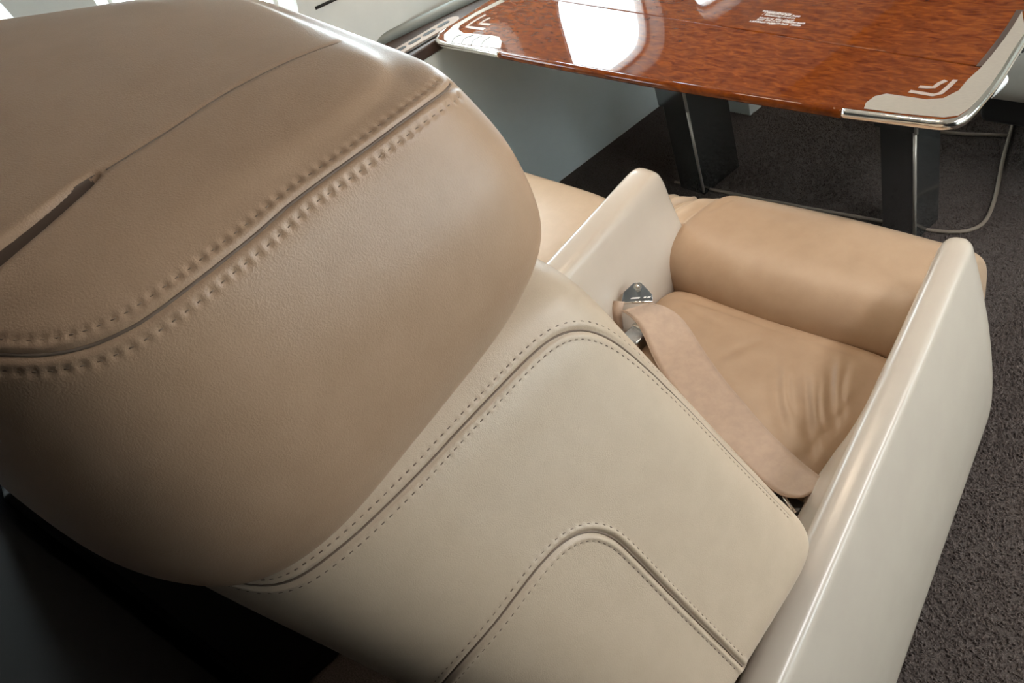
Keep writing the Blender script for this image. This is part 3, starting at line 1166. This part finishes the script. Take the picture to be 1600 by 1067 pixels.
# printed placard: rows of tiny illegible white lettering
rows = [((430, 165), (1030, 240)), ((470, 200), (1205, 285)), ((420, 240), (1100, 325)), ((350, 305), (1070, 375)), ((300, 345), (1300, 430)),
        ((160, 378), (1250, 478)), ((560, 430), (690, 440))]
for (a, b) in rows:
    A_ = at_z(1160+a[0]/13.33, 5+a[1]/13.33, ZT)
    B_ = at_z(1160+b[0]/13.33, 5+b[1]/13.33, ZT)
    L_ = np.linalg.norm(B_-A_)
    t_ = (B_-A_)/L_
    s_ = np.array((-t_[1], t_[0], 0))
    vv, ff = [], []
    x = 0
    while x < L_-.001:
        w_ = min(random.uniform(.0014, .0026), L_-x)
        h_ = random.choice((.0062, .0066, .0070))
        k = random.randint(0, 2)
        if random.random() < .88:
            for (u0, u1, v0, v1) in (((0, .4, 0, 1), (0, 1, .35, .65)), ((0, 1, 0, .3), (.6, 1, 0, 1)), ((0, 1, .7, 1), (.3, .7, 0, 1)))[k]:
                b_ = len(vv)
                for uu, v_ in ((u0, v0), (u1, v0), (u1, v1), (u0, v1)):
                    p = A_+t_*(x+w_*uu)+s_*(h_*(v_-.5))
                    vv.append((p[0], p[1], ZT+.0006))
                ff.append((b_, b_+1, b_+2, b_+3))
        x += w_+.0004
    obj('placard_lettering', vv, ff, m_print, TAB, smooth=False, kind='stuff')
# two telescoping posts
for (x0, x1, y0, y1, zs) in ((-1.722, -1.600, 1.470, 1.660, .31), (-1.037, -.927, 1.530, 1.655, .335)):
    lg = box('leg', x0+.010, x1-.008, y0+.008, y1-.008, 0.0, zs+.02, m_black, TAB, bev=.004)
    box('leg_sleeve', x0, x1, y0, y1, zs, ZT-.04, m_black, lg, bev=.004)
    tube('corner_trim', [(x1-.009, y0+.008, .012), (x1-.009, y0+.008, zs)], .0045, m_brushed, lg, seg=8)
    tube('corner_trim', [(x1-.002, y0+.002, zs), (x1-.002, y0+.002, ZT-.04)], .0045, m_brushed, lg, seg=8)
# hinge block, slide and white latch under the aisle end
box('hinge_block', -.70, -.655, 1.27, 1.34, ZT-.075, ZT-.023, m_darkwall, TAB, bev=.003)
for k in range(6):
    box('slide_rib', -.690, -.662, 1.36+.016*k, 1.368+.016*k, ZT-.075, ZT-.03, m_dark, TAB)
lt = at_z(1552, 131, ZT-.045)
V, Fc = pillow((lt[0]+.012, lt[1]+.022), (lt[0]-.012, lt[1]+.022), (lt[0]-.012, lt[1]-.022), (lt[0]+.012, lt[1]-.022), ZT-.065, ZT-.023, N=48, nr=30, e=4, dome=.002, edge=.008)
obj('latch', V, Fc, m_white, TAB, label='small white latch under the table edge')

# ================================================================== FACING SEAT


def copy_tree(o, parent=None):
    c = o.copy()
    COL.objects.link(c)
    c.parent = parent
    for ch in list(o.children):
        copy_tree(ch, c)
    return c


opp = copy_tree(SEAT)
opp.location = (-0.735, 2.28, 0)
opp.rotation_euler = (0, 0, math.pi)
m_cool_lit = add_noise(new_mat('cool lit leather', (0.62, 0.60, 0.53), 0.4), (0.60, 0.58, 0.51), (0.64, 0.62, 0.55), 25, 4)  # same seat leather painted paler, cool light put into the colour
for ch in opp.children:
    if ch.name.startswith('thigh_roll'):
        ch.data = ch.data.copy()
        ch.data.materials[0] = m_cool_lit
opp['label'] = 'leather cabin seat facing back, cool light painted on its front roll, half hidden under the table end'

# ================================================================== CARPET EDGE BINDING AND PILE
FLOOR = bpy.data.objects['floor']
bind = smooth_poly([(-1.75, 1.490, .006), (-1.40, 1.53, .006), (-1.066, 1.575, .006), (-.90, 1.60, .006), (-.835, 1.65, .006), (-.85, 1.75, .006), (-.93, 1.95, .006),
                    (-.985, 2.10, .006), (-1.05, 2.26, .006), (-1.16, 2.5, .006)], 90)
tube('trim_3', bind, .005, m_bind, seg=8)['kind'] = 'structure'
tube('trim_4', smooth_poly([(-1.30, 2.0, .006), (-1.127, 2.017, .006), (-.97, 2.055, .006)], 12), .005, m_bind, seg=8)['kind'] = 'structure'

n1, n2 = 60000, 80000
nt = n1+n2
x = np.r_[rng.uniform(-.62, .20, n1), rng.uniform(-2.15, .20, n2)]
y = np.r_[rng.uniform(.10, 1.75, n1), rng.uniform(.98, 2.45, n2)]
h = rng.uniform(.004, .009, nt)
a = rng.uniform(0, 2*math.pi, nt)
lx, ly = rng.normal(0, .0035, nt), rng.normal(0, .0035, nt)
r = rng.uniform(.0016, .0032, nt)
V = np.zeros((nt, 4, 3))
for k in range(3):
    V[:, k, 0] = x+r*np.cos(a+2.094*k)
    V[:, k, 1] = y+r*np.sin(a+2.094*k)
    V[:, k, 2] = -.0005
V[:, 3] = np.stack([x+lx, y+ly, h], 1)
b = np.arange(nt)*4
Fp = np.concatenate([np.stack([b, b+1, b+3], 1), np.stack([b+1, b+2, b+3], 1), np.stack([b+2, b, b+3], 1)])
obj('carpet_pile', V.reshape(-1, 3), Fp, m_tuft, FLOOR, kind='stuff')
